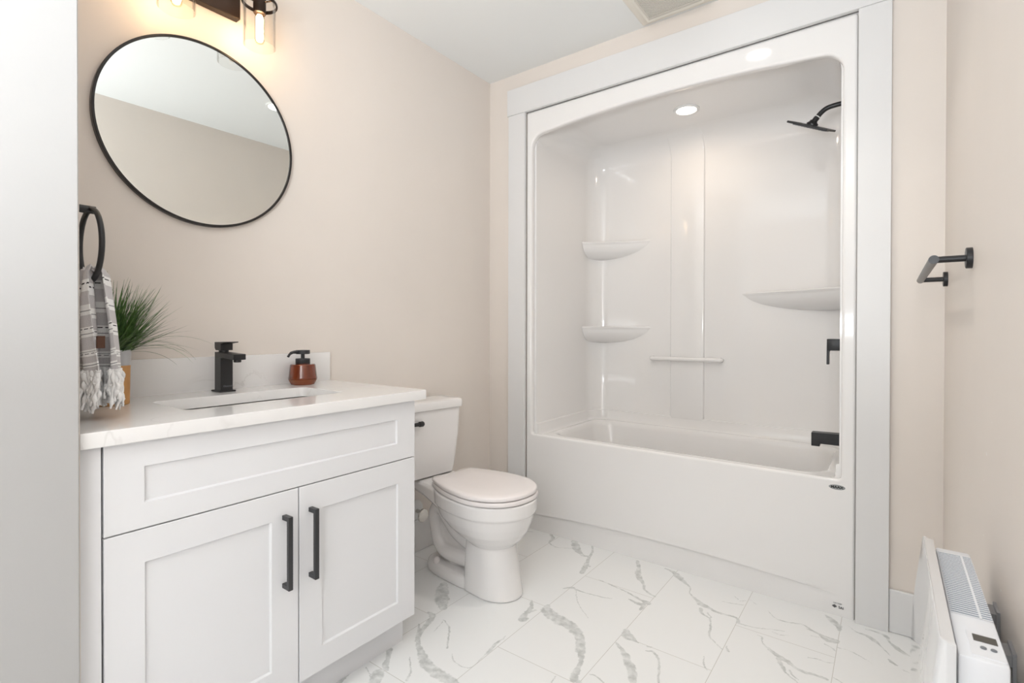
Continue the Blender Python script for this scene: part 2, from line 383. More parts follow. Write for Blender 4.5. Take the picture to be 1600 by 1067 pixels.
# XY of a flat outline -> world XZ facing -Y (towards the camera), at plane y
def xz(y): return Matrix(((1, 0, 0, 0), (0, 0, -1, y), (0, 1, 0, 0), (0, 0, 0, 1)))
VEINS = [[(0.341,-0.733,0.0147),(0.379,-0.782,0.0218),(0.427,-0.833,0.0228),(0.47,-0.87,0.0117)],[(0.448,-0.926,0.0045),(0.482,-0.939,0.0106),(0.504,-0.995,0.0078),(0.525,-1.048,0.0076),(0.56,-1.087,0.0067),(0.612,-1.119,0.0112),(0.665,-1.146,0.0166),(0.723,-1.157,0.0183),(0.769,-1.157,0.0149),(0.799,-1.155,0.0115)],[(0.477,-1.003,0.0025),(0.52,-1.047,0.0053)],[(0.53,-0.928,0.0015),(0.579,-0.951,0.0024),(0.622,-0.998,0.0025),(0.659,-1.044,0.0027)],[(0.694,-1.058,0.001),(0.736,-1.084,0.0015),(0.79,-1.076,0.0012),(0.79,-1.015,0.001),(0.776,-0.926,0.0021),(0.785,-0.887,0.0018)],[(0.506,-1.168,0.0095),(0.54,-1.202,0.007),(0.559,-1.23,0.0089),(0.583,-1.244,0.0051)],[(0.591,-1.154,0.0011),(0.65,-1.203,0.0025),(0.671,-1.238,0.0039)],[(0.495,-1.318,0.0026),(0.506,-1.357,0.0056),(0.51,-1.37,0.0046)],[(0.517,-1.275,0.0011),(0.556,-1.29,0.0015),(0.587,-1.309,0.0015)],[(0.555,-1.003,0.0012),(0.535,-0.937,0.0012)],[(0.246,-0.052,0.0025),(0.293,-0.048,0.0044),(0.332,-0.034,0.0029)],[(0.428,-0.005,0.0056),(0.463,-0.039,0.0081),(0.478,-0.098,0.0035),(0.533,-0.123,0.0021),(0.568,-0.108,0.0017),(0.62,-0.08,0.0016)],[(0.573,-0.004,0.0156),(0.626,-0.075,0.0163),(0.686,-0.124,0.007),(0.717,-0.121,0.0054),(0.746,-0.197,0.0095),(0.759,-0.243,0.0106),(0.769,-0.289,0.009)],[(0.676,-0.005,0.0041),(0.709,-0.066,0.0047),(0.721,-0.128,0.0053)],[(0.747,-0.206,0.0036),(0.77,-0.207,0.005)],[(0.775,-0.456,0.0026),(0.8,-0.43,0.007),(0.848,-0.432,0.0025),(0.931,-0.421,0.0024),(0.977,-0.405,0.0012)],[(0.827,-0.44,0.0013),(0.883,-0.521,0.0015),(0.966,-0.59,0.0011)],[(0.72,-0.615,0.0031),(0.749,-0.662,0.0077),(0.753,-0.699,0.007),(0.774,-0.663,0.0029)],[(0.757,-0.715,0.0098),(0.768,-0.75,0.0113),(0.78,-0.729,0.0045)],[(0.794,-0.608,0.0059),(0.812,-0.642,0.0189),(0.881,-0.666,0.0232),(0.945,-0.678,0.0196),(0.998,-0.717,0.0152),(1.033,-0.775,0.0139),(1.065,-0.83,0.0062),(1.079,-0.892,0.0094),(1.089,-0.919,0.0116)],[(0.78,-0.869,0.0011),(0.783,-0.931,0.0021),(0.793,-0.985,0.0035)],[(1.083,-0.928,0.0021),(1.11,-0.92,0.0062)],[(0.861,-0.296,0.0013),(0.931,-0.308,0.0031),(0.997,-0.32,0.003),(1.066,-0.343,0.0056),(1.108,-0.353,0.0109)],[(1.032,-0.368,0.0017),(1.074,-0.378,0.0082),(1.098,-0.375,0.0081),(1.103,-0.418,0.0037)],[(0.926,-0.024,0.0064),(0.958,-0.084,0.0068),(0.984,-0.154,0.0116),(1.033,-0.216,0.0055),(1.058,-0.26,0.0041),(1.113,-0.286,0.0039)],[(1.064,-0.02,0.0033),(1.097,-0.026,0.0064),(1.13,-0.062,0.0123)],[(1.114,-0.575,0.0073),(1.129,-0.603,0.0165),(1.163,-0.616,0.0051),(1.182,-0.623,0.0014)],[(1.115,-0.667,0.0033),(1.153,-0.696,0.0076),(1.185,-0.731,0.0119),(1.218,-0.771,0.013),(1.244,-0.82,0.0093)],[(1.216,-0.649,0.0022),(1.242,-0.64,0.0034),(1.276,-0.682,0.0025),(1.307,-0.773,0.0027)],[(1.211,-0.622,0.0027),(1.225,-0.617,0.0022)],[(1.118,-0.87,0.0013),(1.138,-0.865,0.0021),(1.17,-0.877,0.0016)],[(1.036,-0.941,0.0013),(1.04,-0.973,0.0017)],[(1.058,-0.018,0.0039),(1.096,-0.027,0.0081),(1.136,-0.062,0.0118),(1.178,-0.1,0.0054),(1.205,-0.126,0.0029),(1.219,-0.173,0.0019),(1.255,-0.207,0.0067),(1.288,-0.235,0.012),(1.308,-0.237,0.0055),(1.34,-0.252,0.0054),(1.377,-0.251,0.0044),(1.417,-0.248,0.0039),(1.432,-0.278,0.0053)],[(1.29,-0.267,0.0063),(1.306,-0.299,0.0037),(1.339,-0.317,0.0024),(1.358,-0.383,0.003),(1.367,-0.428,0.0029),(1.394,-0.457,0.0018),(1.425,-0.482,0.0014)],[(1.319,-0.278,0.0025),(1.34,-0.305,0.0016)],[(1.428,-0.281,0.0046),(1.455,-0.281,0.0019),(1.5,-0.272,0.0018),(1.542,-0.25,0.0014),(1.58,-0.236,0.0007)],[(1.546,-0.266,0.0011),(1.573,-0.27,0.0014),(1.599,-0.255,0.0007)],[(1.344,-0.158,0.0009),(1.38,-0.149,0.0017),(1.423,-0.134,0.0012)],[(1.4,-0.111,0.0009),(1.42,-0.096,0.0013)],[(1.375,-0.087,0.0013),(1.393,-0.104,0.0013)],[(1.43,-0.076,0.0013),(1.465,-0.102,0.001)],[(1.505,-0.123,0.0012),(1.54,-0.162,0.0019),(1.578,-0.164,0.0022),(1.625,-0.149,0.0029),(1.659,-0.167,0.0028),(1.7,-0.184,0.0036),(1.727,-0.187,0.0048),(1.742,-0.189,0.0064)],[(1.644,-0.169,0.0017),(1.685,-0.186,0.002),(1.709,-0.205,0.0081),(1.741,-0.199,0.0057)],[(1.66,-0.209,0.0008),(1.686,-0.203,0.0013)],[(1.704,-0.235,0.0016),(1.728,-0.248,0.0025),(1.739,-0.26,0.0021)],[(1.69,-0.023,0.0018),(1.712,-0.048,0.0106),(1.735,-0.082,0.0096),(1.741,-0.121,0.0017)],[(1.667,-0.356,0.0009),(1.696,-0.346,0.0012),(1.721,-0.347,0.0012),(1.741,-0.336,0.0007)],[(1.505,-0.321,0.0014),(1.522,-0.326,0.0024),(1.53,-0.36,0.0017),(1.561,-0.389,0.0055),(1.587,-0.407,0.0078),(1.619,-0.423,0.0067),(1.643,-0.44,0.0038),(1.668,-0.447,0.0049),(1.695,-0.442,0.0042),(1.729,-0.442,0.0047)],[(1.589,-0.422,0.0062),(1.605,-0.457,0.0054),(1.624,-0.488,0.0023),(1.656,-0.514,0.0022)],[(1.628,-0.463,0.0029),(1.642,-0.489,0.002),(1.657,-0.499,0.0014)],[(1.431,-0.456,0.0021),(1.446,-0.483,0.0034)],[(1.385,-0.558,0.0008),(1.398,-0.604,0.0023),(1.415,-0.625,0.0013)],[(1.238,-0.639,0.0018),(1.262,-0.657,0.0021),(1.277,-0.686,0.0024),(1.308,-0.774,0.0022)],[(1.744,-0.42,0.0014),(1.768,-0.432,0.0016)],[(1.765,-0.055,0.0014),(1.796,-0.086,0.0026),(1.82,-0.087,0.0052),(1.844,-0.106,0.0067),(1.861,-0.129,0.0024),(1.891,-0.175,0.0014)],[(1.818,-0.042,0.0027),(1.842,-0.04,0.0039),(1.878,-0.051,0.0056),(1.889,-0.087,0.0029),(1.906,-0.109,0.0071),(1.928,-0.134,0.0057),(1.949,-0.141,0.0014)],[(1.887,-0.204,0.0027),(1.896,-0.22,0.0045),(1.91,-0.228,0.0011)],[(1.923,-0.243,0.0009),(1.95,-0.253,0.0017)],[(1.744,-0.232,0.001),(1.773,-0.229,0.001),(1.802,-0.238,0.0017),(1.841,-0.263,0.0007)],[(1.955,-0.038,0.0036),(1.96,-0.063,0.0024)]]

# ================================================================== SETTING
# floor: a fine grid whose 'vein' value carries the printed marble veins of the tiles
import numpy as np
def build_floor():
    gx0, gx1, gy0, gy1, st = .30, W-.001, -1.56, .03, .0034
    nx, ny = int((gx1-gx0)/st)+1, int((gy1-gy0)/st)+1
    X = np.linspace(gx0, gx1, nx); Y = np.linspace(gy0, gy1, ny)
    val = np.zeros((ny, nx), np.float32)
    rg = random.Random(3)
    for L in VEINS+[[(x, y-1.264, w_) for x, y, w_ in L] for L in VEINS if max(p[1] for p in L)-1.264 > -1.56]:
        pts = [Vector((p.x+rg.uniform(-.0016, .0016), p.y+rg.uniform(-.0016, .0016), p.z*rg.uniform(.8, 1.2))) for p in spline(L, 9)]
        for a, b in zip(pts[:-1], pts[1:]):
            m_ = max(a.z, b.z)*1.5+.01
            i0 = max(int((min(a.x, b.x)-m_-gx0)/st), 0); i1 = min(int((max(a.x, b.x)+m_-gx0)/st)+2, nx)
            j0 = max(int((min(a.y, b.y)-m_-gy0)/st), 0); j1 = min(int((max(a.y, b.y)+m_-gy0)/st)+2, ny)
            if i1 <= i0 or j1 <= j0: continue
            gx, gy = np.meshgrid(X[i0:i1], Y[j0:j1])
            dx, dy = b.x-a.x, b.y-a.y; q = dx*dx+dy*dy+1e-12
            t = np.clip(((gx-a.x)*dx+(gy-a.y)*dy)/q, 0, 1)
            d = np.hypot(gx-a.x-t*dx, gy-a.y-t*dy); wd = np.maximum(a.z+(b.z-a.z)*t, .0010)
            pk = .62+.38*np.minimum(1, wd/.006)
            v = pk*np.clip(1.0-(d-wd*.55)/(wd*.85+.0018), 0, 1)
            val[j0:j1, i0:i1] = np.maximum(val[j0:j1, i0:i1], v)
    gx, gy = np.meshgrid(X, Y); co = np.zeros((nx*ny, 3), np.float32); co[:, 0] = gx.ravel(); co[:, 1] = gy.ravel()
    idx = np.arange(nx*ny).reshape(ny, nx)
    fa_ = np.stack([idx[:-1, :-1], idx[:-1, 1:], idx[1:, 1:], idx[1:, :-1]], -1).reshape(-1, 4)
    # surrounding plain floor
    ex = np.array([(-.12, REAR, 0), (W+.12, REAR, 0), (W+.12, gy0, 0), (-.12, gy0, 0), (-.12, .9, 0), (W+.12, .9, 0), (gx0, gy0, 0), (gx0, .9, 0), (gx0, gy1, 0), (W+.12, gy1, 0), (gx1, gy0, 0), (gx1, gy1, 0)], np.float32)
    n0 = nx*ny
    ef = np.array([(0, 1, 2, 3), (3, 6, 7, 4), (8, 9, 5, 7), (10, 2, 9, 11)])+n0
    co = np.vstack([co, ex]); fa_ = np.vstack([fa_, ef])
    me = bpy.data.meshes.new('floor'); me.vertices.add(len(co)); me.vertices.foreach_set('co', co.ravel())
    me.loops.add(fa_.size); me.loops.foreach_set('vertex_index', fa_.ravel().astype(np.int32))
    me.polygons.add(len(fa_)); me.polygons.foreach_set('loop_start', np.arange(0, fa_.size, 4, dtype=np.int32)); 
    me.update(calc_edges=True); me.validate()
    at = me.attributes.new('vein', 'FLOAT', 'POINT'); full = np.zeros(len(co), np.float32); full[:n0] = val.ravel(); at.data.foreach_set('value', full)
    me.materials.append(M['floor'])
    o = bpy.data.objects.new('floor', me); COL.objects.link(o); o['kind'] = 'structure'
build_floor()

def slab(name, dims, m, kind=True, bevel=0.0):
    bm = bmesh.new(); box(bm, *dims); return struct(name, bm, m, bevel)
slab('ceiling', (-.12, W+.12, REAR, .9, HC, HC+.1), M['ceiling'])
slab('wall_left', (-.12, 0, REAR, .9, 0, HC), M['wall'])
# right wall with a few bare flecks in the paint
bm = bmesh.new(); box(bm, W, W+.12, REAR, .9, 0, HC)
nf = len(bm.faces)
for fy, fz, fr in ((-.96, .86, .0035), (-.93, .80, .0022), (-1.02, .93, .0018), (-.93, .69, .002), (-1.13, .66, .003), (-.965, .858, .002)):
    q = [bm.verts.new((W-.0004, fy+fr*cos(a*pi/3)*random.uniform(.6, 1.4), fz+fr*sin(a*pi/3)*random.uniform(.6, 1.3))) for a in range(6)]
    f = bm.faces.new(q); f.material_index = 1
struct('wall_right', bm, [M['wall'], M['fleck']])
# back wall with the tub opening
bm = bmesh.new()
box(bm, -.0, XL-.004, 0, .10, 0, HC); box(bm, XR+.004, W, 0, .10, 0, HC); box(bm, XL-.004, XR+.004, 0, .10, 2.312, HC)
struct('wall_back', bm, M['wall'])
slab('wall_back_outer', (-.0, W, .80, .9, 0, HC), M['wall'])
# short wall beside the vanity, its end cased in white
slab('wall_entry', (0, .585, -2.62, -2.018, 0, HC), M['wall'])
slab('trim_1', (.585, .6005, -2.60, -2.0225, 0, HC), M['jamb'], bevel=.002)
# rear wall behind the camera, its wide opening shaped to let fill light in
bm = bmesh.new()
box(bm, 0, 1.05, REAR-.1, REAR, 0, HC); box(bm, 1.98, W, REAR-.1, REAR, 0, HC); box(bm, 1.05, 1.98, REAR-.1, REAR, 2.1, HC)
struct('wall_rear', bm, M['wall'])

# casing around the tub: two legs and a head board
T = -.0185
slab('trim_2', (XL-.1114, XL, T, 0, 0, 2.3014), M['trim'], bevel=.0015)
slab('trim_3', (XR, XR+.1016, T, 0, 0, 2.3014), M['trim'], bevel=.0015)
slab('trim_4', (XL-.117, XR+.107, T-.004, 0, 2.3014, 2.4462), M['trim'], bevel=.0015)

def baseboard(name, dims):
    bm = bmesh.new(); box(bm, *dims); struct(name, bm, M['trim'], bevel=.004)
baseboard('baseboard_back', (XR+.1016, W-.0125, -.0125, 0, 0, .157))
baseboard('baseboard_right', (W-.0125, W, REAR, 0, 0, .157))
baseboard('baseboard_left', (0, .0125, -1.07, -.0, 0, .157))
bm = bmesh.new(); box(bm, .0125, XL-.1114, -.0125, 0, 0, .157); struct('baseboard_corner', bm, M['trim'], bevel=.004)

# ================================================================== BATHTUB AND SHOWER UNIT
tub = thing('bathtub_shower_unit', (1.02, .36, 0), 'glossy white one-piece bathtub and shower surround set in the back wall', 'bathtub')
AC = M['acrylic']
# front frame: apron, jambs and arched head around the opening
outer = rrect(.2608, 1.7828, -.0125, 2.2998, .012, 5)
hx0, hx1, hz0 = .295, 1.736, .526
hole = []
for i in range(5):                                          # bottom right and left, small radius
    a = radians(-90+90*i/4); hole.append((hx1-.012+.012*cos(a), hz0+.012+.012*sin(a)))
def ztop(x):
    u = (x-(hx0+hx1)/2)/((hx1-hx0)/2); return 2.204-.040*u*u
rc = .075
for i in range(9):
    a = radians(0+82*i/8); hole.append((hx1-rc+rc*cos(a), ztop(hx1-rc)-rc*.97+rc*sin(a)*.97))
for i in range(1, 24):
    x = hx1-rc*.86-(hx1-hx0-1.72*rc)*i/24; hole.append((x, ztop(x)))
for i in range(9):
    a = radians(98+82*i/8); hole.append((hx0+rc+rc*cos(a), ztop(hx0+rc)-rc*.97+rc*sin(a)*.97))
for i in range(5):
    a = radians(180+90*i/4); hole.append((hx0+.012+.012*cos(a), hz0+.012+.012*sin(a)))
me = curve_mesh('front_frame', [outer, hole], .018, .010, 4)
bm = bmesh.new(); from_mesh(bm, me, xz(.018))
box(bm, .2565, .27, .016, .022, 0.001, 2.307); box(bm, 1.774, 1.787, .016, .022, 0.001, 2.307); box(bm, .27, 1.774, .016, .022, 2.285, 2.307)
obj('front_frame', bm, AC, tub, sharp=30)
# apron panel: swells gently out above a curved shadow line near the floor
bm = bmesh.new(); nx, nz = 70, 26; rows_ = []
def sst(t): t = min(max(t, 0), 1); return t*t*(3-2*t)
for k in range(nz+1):
    row = []
    for i in range(nx+1):
        x = .272+(1.773-.272)*i/nx; u = abs(x-.98)/.755; zl = .112-.034*u**2.4
        fx = sst((x-.272)/.10)*sst((1.773-x)/.35); t = k/nz; z = zl+(.50-zl)*t
        row.append((x, .0004-.0095*fx*(1-sst(t*1.15)), z))
    if k == 0: rows_.append([(x, .003, z+.004) for x, y, z in row]); rows_.append([(x, y*.6, z) for x, y, z in row]); row = [(x, y, z+.0015) for x, y, z in row]
    rows_.append(row)
loft(bm, rows_, closed=False)
obj('apron_panel', bm, AC, tub, sharp=40)

# surround: walls with rounded corners, ledge, moulded fillet into the ceiling
ix0, ix1, iy0, iyb, rcn = .305, 1.728, .012, .724, .115
IZC = 2.25
def plan(off=0.0, nc=14):
    x0, x1, yb = ix0+off, ix1-off, iyb-off; r = max(rcn-off*.5, .02); p = [(ix0-.014, .0335), (x0, .0335), (x0, .2), (x0, .4), (x0, yb-r-.02)]
    for i in range(nc+1):
        a = radians(180-90*i/nc); p.append((x0+r+r*cos(a), yb-r+r*sin(a)))
    for k in range(1, 8): p.append((x0+r+(x1-x0-2*r)*k/8, yb))
    for i in range(nc+1):
        a = radians(90-90*i/nc); p.append((x1-r+r*cos(a), yb-r+r*sin(a)))
    p += [(x1, yb-r-.02), (x1, .4), (x1, .2), (x1, .0335), (ix1+.014, .0335)]
    return p
rows = []
for off, z in ((.040, .505), (.024, .516), (.012, .530), (.011, .572), (.009, .5775), (.0015, .5795), (0, .583), (0, .9), (0, 1.4), (0, 1.9), (0, 2.11)):
    rows.append([(x, y, z) for x, y in plan(off)])
fr = .14
for i in range(1, 11):
    a = radians(90*i/10); rows.append([(x, y, 2.11+fr*sin(a)) for x, y in plan(fr*(1-cos(a)))])
bm = bmesh.new(); vr = loft(bm, rows, closed=False)
last = vr[-1]; n = len(last)
for i in range(n//2): 
    a, b, c, d = last[i], last[i+1], last[n-2-i], last[n-1-i]
    if len({a, b, c, d}) == 4: bm.faces.new((a, b, c, d))
    elif b != c: pass
# close the roof strip in front
bmesh.ops.solidify(bm, geom=bm.faces[:], thickness=-.004) if False else None
sur = obj('surround', bm, AC, tub, sharp=40)
sm_ = sur.modifiers.new('thick', 'SOLIDIFY'); sm_.thickness = .006; sm_.offset = 1
# raised centre strip on the back wall
bm = bmesh.new(); rings = []
zs = [(.57, 0, 1), (.9, 0, 1), (1.5, 0, 1), (2.11, 0, 1)]+[(2.11+fr*sin(radians(9*k)), fr*(1-cos(radians(9*k))), 1-k/9) for k in range(1, 9)]
for z, off, f in zs:
    yb_ = iyb-off; d = .011*f+.0002
    rings.append([(.816, yb_+.006, z), (.822, yb_-d*.35, z), (.825, yb_-d*.85, z), (.830, yb_-d, z), (1.010, yb_-d, z), (1.015, yb_-d*.85, z), (1.018, yb_-d*.35, z), (1.024, yb_+.006, z)])
loft(bm, rings)
obj('centre_strip', bm, AC, tub, sharp=25)

# tub basin with deck
bm = bmesh.new()
def rr(x0, x1, y0, y1, r, z): return [(x, y, z) for x, y in rrect(x0, x1, y0, y1, r, 8)]
rings = [rr(ix0-.008, ix1+.008, .008, iyb+.002, .03, .512), rr(.355, 1.694, .062, .684, .11, .5205), rr(.368, 1.683, .076, .672, .115, .520), rr(.378, 1.674, .086, .663, .115, .510),
         rr(.384, 1.668, .092, .657, .115, .49), rr(.41, 1.655, .105, .645, .12, .36), rr(.45, 1.635, .12, .63, .12, .2), rr(.50, 1.60, .15, .60, .12, .135), rr(.58, 1.54, .2, .55, .1, .12)]
loft(bm, rings, False, True)
obj('basin', bm, AC, tub, sharp=50)

# moulded corner shelves: flat top with a bowl-shaped support beneath
def corner_shelf(zt, A, B, depth, corner):
    # A, B: ends of the front edge on the two walls; corner: the wall corner it tapers to
    bm = bmesh.new(); rings = []
    A, B, Cn = Vector(A), Vector(B), Vector(corner)
    def outline(s, z, lip=0.0):
        pts = []
        a = Cn+(A-Cn)*s; b = Cn+(B-Cn)*s
        m = (a+b)/2; out = (m-Cn).normalized() if (m-Cn).length > 1e-6 else Vector((0, 0))
        for k in range(17):
            t = k/16; p = a.lerp(b, t); p = p+out*(lip-.030*s)*(4*t*(1-t))
            pts.append((p.x, p.y, z))
        pts.append((Cn.x, Cn.y, z)); return pts
    rows_ = [(.985, zt-.0015, -.003), (1, zt-.006, 0), (.995, zt-.012, -.002), (.975, zt-.016, -.005)]
    for k in range(1, 13):
        d = k/12; rows_.append((.10+.87*sqrt(max(0, 1-(d*.985)**2))*(1-.10*d), zt-.016-.092*d, -.006*(1-d)))
    for s, z, lip in rows_: rings.append(outline(s, z, lip))
    rings = [outline(.95, zt, -.004)]+rings
    loft(bm, rings); return obj('corner_shelf', bm, AC, tub, sharp=50)
corner_shelf(1.662, (ix0+.001, .555), (.695, iyb-.001), .09, (ix0+.006, iyb-.006))
corner_shelf(1.122, (ix0+.001, .555), (.698, iyb-.001), .09, (ix0+.006, iyb-.006))
corner_shelf(1.308, (1.222, iyb-.001), (ix1-.001, .50), .09, (ix1-.006, iyb-.006))
# grab bar
bm = bmesh.new()
tube(bm, spline([(.716, iyb-.002, .928), (.718, iyb-.028, .928), (.735, iyb-.040, .928), (1.02-.1, iyb-.042, .928), (1.098, iyb-.040, .928), (1.113, iyb-.028, .928), (1.115, iyb-.002, .928)], 6), .0125, 14)
obj('grab_bar', bm, AC, tub, sharp=60)
# maker's oval badge and certification mark
bm = bmesh.new()
el = [(1.7235+.0272*cos(2*pi*i/40), .4955+.0095*sin(2*pi*i/40)) for i in range(40)]
prism(bm, el, lambda p, k: (p[0], -.0002-.0012*k+.0006, p[1]))
badge = obj('maker_badge', bm, M['badge'], tub, label='small grey oval badge')
bm = bmesh.new(); from_mesh(bm, text_mesh('MAAX', .0125, .0003, .0006), xz(-.0011) @ Matrix.Translation((1.7235, .4955, 0)) @ Matrix.Diagonal((1.15, 1, 1, 1)))
obj('badge_lettering', bm, M['ink'], badge)
bm = bmesh.new()
leaf = [(0, .008), (.0015, .0045), (.004, .006), (.0035, .002), (.0075, .003), (.006, -.0005), (.009, -.0015), (.003, -.0055), (0, -.008)]
leaf = leaf+[(-x, y) for x, y in reversed(leaf[1:-1])]
prism(bm, [(1.7175+x, .0355+y*.85) for x, y in leaf], lambda p, k: (p[0], -.0009+.0008*k, p[1]))
from_mesh(bm, text_mesh('SAI', .0125, .0002, .0003), xz(-.0006) @ Matrix.Translation((1.739, .0335, 0)))
from_mesh(bm, text_mesh('CERTIFIED', .0062, .0002), xz(-.0006) @ Matrix.Translation((1.7275, .0475, 0)))
obj('certification_mark', bm, M['greyink'], tub, label='small dark printed mark')

# ---- shower head
sy = .36
sh = thing('rain_shower', (ix1, sy, 2.09), 'square black rain shower head on a bent arm above the tub', 'shower')
bm = bmesh.new(); lathe(bm, [(.030, ix1+.003), (.030, ix1-.004), (.020, ix1-.010), (.0, ix1-.010)], (0, sy, 2.104), 'x', 32); obj('wall_flange', bm, M['black'], sh)
arm = spline([(ix1-.003, sy, 2.104), (1.69, sy, 2.103), (1.655, sy, 2.098), (1.632, sy, 2.084), (1.613, sy, 2.063), (1.600, sy, 2.046)], 6)
bm = bmesh.new(); tube(bm, arm, .0105, 18); obj('arm', bm, M['black'], sh, sharp=60)
bm = bmesh.new(); tube(bm, [(1.6185, sy, 2.0690), (1.6160, sy, 2.0660)], .0115, 18); obj('thread_tape', bm, M['tape'], sh, label='white ring of thread tape')
bm = bmesh.new(); tube(bm, [(1.614, sy, 2.064), (1.603, sy, 2.050)], .0125, 18); bmesh.ops.create_uvsphere(bm, u_segments=16, v_segments=10, radius=.0125, matrix=Matrix.Translation((1.600, sy, 2.046))); obj('swivel_nut', bm, M['black'], sh)
# plate in its own frame, tilted
pc = Vector((1.5925, sy, 2.030)); tilt = Matrix.Translation(pc) @ Matrix.Rotation(radians(26), 4, 'Y') @ Matrix.Rotation(radians(16), 4, 'X')
bm = bmesh.new(); box(bm, -.086, .086, -.085, .085, -.0045, .0045, .0015, 1); bmesh.ops.transform(bm, matrix=tilt, verts=bm.verts); plate = obj('spray_plate', bm, M['black'], sh)
bm = bmesh.new(); lathe(bm, [(.024, .004), (.024, .012), (.017, .018), (.014, .026)], (0, 0, 0), 'z', 28); bmesh.ops.transform(bm, matrix=tilt, verts=bm.verts); obj('hub', bm, M['black'], sh)
bm = bmesh.new()
for i in range(11):
    for j in range(11):
        x, y = -.062+.0124*i, -.062+.0124*j; lathe(bm, [(.0022, -.0035), (.0014, -.0085)], (x, y, 0), 'z', 6)
bmesh.ops.transform(bm, matrix=tilt, verts=bm.verts); obj('nozzles', bm, M['button'], plate, kind='stuff')

# ---- mixer valve and spout
va = thing('shower_valve', (ix1, sy, 1.03), 'black lever shower valve above the tub spout', 'shower valve')
bm = bmesh.new(); box(bm, ix1-.008, ix1+.003, sy-.075, sy+.075, .955, 1.105, .004, 2); obj('wall_plate', bm, M['black'], va)
bm = bmesh.new(); box(bm, ix1-.069, ix1-.007, sy-.024, sy+.024, 1.010, 1.0615, .003, 2); obj('valve_body', bm, M['black'], va)
bm = bmesh.new()
lp = [(1.6590, 1.0615), (1.6625, 1.0615), (1.690, 1.0615), (1.690, 1.0100), (1.6740, 1.0100), (1.6695, 1.0080), (1.6675, 1.003), (1.6670, .948), (1.6580, .948)]
prism(bm, lp, lambda p, k: (p[0], sy-.021+.042*k, p[1])); obj('lever', bm, M['black'], va, bevel=.0012)
sp = thing('tub_spout', (ix1, sy, .62), 'black square tub spout low on the right shower wall', 'spout')
bm = bmesh.new()
pr_ = [(ix1+.003, .642), (1.601, .638), (1.601, .578), (1.634, .578), (1.634, .5905), (ix1+.003, .5905)]
prism(bm, pr_, lambda p, k: (p[0], sy-.024+.048*k, p[1])); obj('spout_body', bm, M['black'], sp, bevel=.002)
bm = bmesh.new(); box(bm, ix1-.006, ix1+.003, sy-.034, sy+.034, .575, .66, .002, 1); obj('wall_plate', bm, M['black'], sp)

# ---- recessed lights
def downlight(name, x, y, z, r, label, power, col, es, spread=180):
    t = thing(name, (x, y, z), label, 'ceiling light', 'recessed ceiling lights')
    bm = bmesh.new(); lathe(bm, [(r*1.30, z), (r*1.30, z-.003), (r*1.2, z-.0065), (r*1.02, z-.006), (r, z-.002), (r, z-.0005)], (x, y, 0), 'z', 48, False); obj('trim_ring', bm, M['white_plastic'], t)
    bm = bmesh.new(); lathe(bm, [(r*1.01, z-.0012), (r*.6, z-.0022), (0.002, z-.0025)], (x, y, 0), 'z', 48, False)
    obj('lens', bm, emit(name+'_glow', col, es), t)
    l = area(name+'_light', (x, y, z-.012), (x, y, 0), r*1.8, r*1.8, power, col, 'DISK', spread)
    put(l, t)
downlight('recessed_light', 1.33, -.575, HC, .055, 'round recessed light in the bathroom ceiling, seen in the mirror', LAMP['ceiling'], (1, .95, .88), 14, 100)
downlight('recessed_light', 1.026, .36, IZC, .050, 'round recessed light in the shower alcove ceiling', LAMP['alcove'], (1, .80, .60), 12)

# ---- exhaust vent
vt = thing('exhaust_fan_grille', (1.11, -.19, HC), 'ivory slatted exhaust fan grille on the ceiling', 'vent')
vx0, vx1, vy0, vy1 = .945, 1.275, -.36, -.024
bm = bmesh.new()
def frame_ring(z, i): return [(vx0+i, vy0+i, z), (vx1-i, vy0+i, z), (vx1-i, vy1-i, z), (vx0+i, vy1-i, z)]
loft(bm, [frame_ring(HC+.002, 0), frame_ring(HC-.006, 0), frame_ring(HC-.022, .030), frame_ring(HC-.024, .040), frame_ring(HC-.022, .048), frame_ring(HC-.006, .050)], False, False)
obj('frame', bm, M['vent'], vt, sharp=20)
bm = bmesh.new()
k = 0; y = vy0+.054
while y < vy1-.052:
    box(bm, vx0+.048, vx1-.048, y, y+.0050, HC-.0225, HC-.0212); y += .0088
obj('slats', bm, M['vent'], vt)
bm = bmesh.new(); box(bm, vx0+.045, vx1-.045, vy0+.045, vy1-.045, HC-.010, HC-.001); obj('fan_housing', bm, M['dark'], vt)

# ================================================================== VANITY
XF = .5676                       # front plane of the doors
Y0, Y1 = -1.9754, -1.1101        # cabinet left and right
CB = .8584; CT = .8912           # counter underside and top
va_ = thing('vanity_cabinet', (.28, -1.54, 0), 'white shaker vanity cabinet with black bar pulls under the quartz counter', 'cabinet')
CA = M['cabinet']
bm = bmesh.new()                 # carcass panels: sides, bottom, back, front stretchers
ct = CB-.0005
box(bm, .001, XF-.0205, Y0, Y0+.016, .116, ct); box(bm, .001, XF-.0205, Y1-.016, Y1, .116, ct)
box(bm, .001, XF-.0205, Y0+.016, Y1-.016, .116, .132); box(bm, .001, .012, Y0+.016, Y1-.016, .132, ct)
box(bm, XF-.0385, XF-.0205, Y0+.016, Y1-.016, .132, .70); box(bm, XF-.0385, XF-.0205, Y0+.016, Y1-.016, .70, ct)
obj('carcass', bm, CA, va_)
bm = bmesh.new(); box(bm, .02, .5026, Y0-.04, -1.1065, 0, .1165); obj('toe_kick', bm, CA, va_)
bm = bmesh.new(); box(bm, XF-.019, XF-.003, -2.0175, Y0-.0035, .0, ct); obj('filler_panel', bm, CA, va_, bevel=.001)
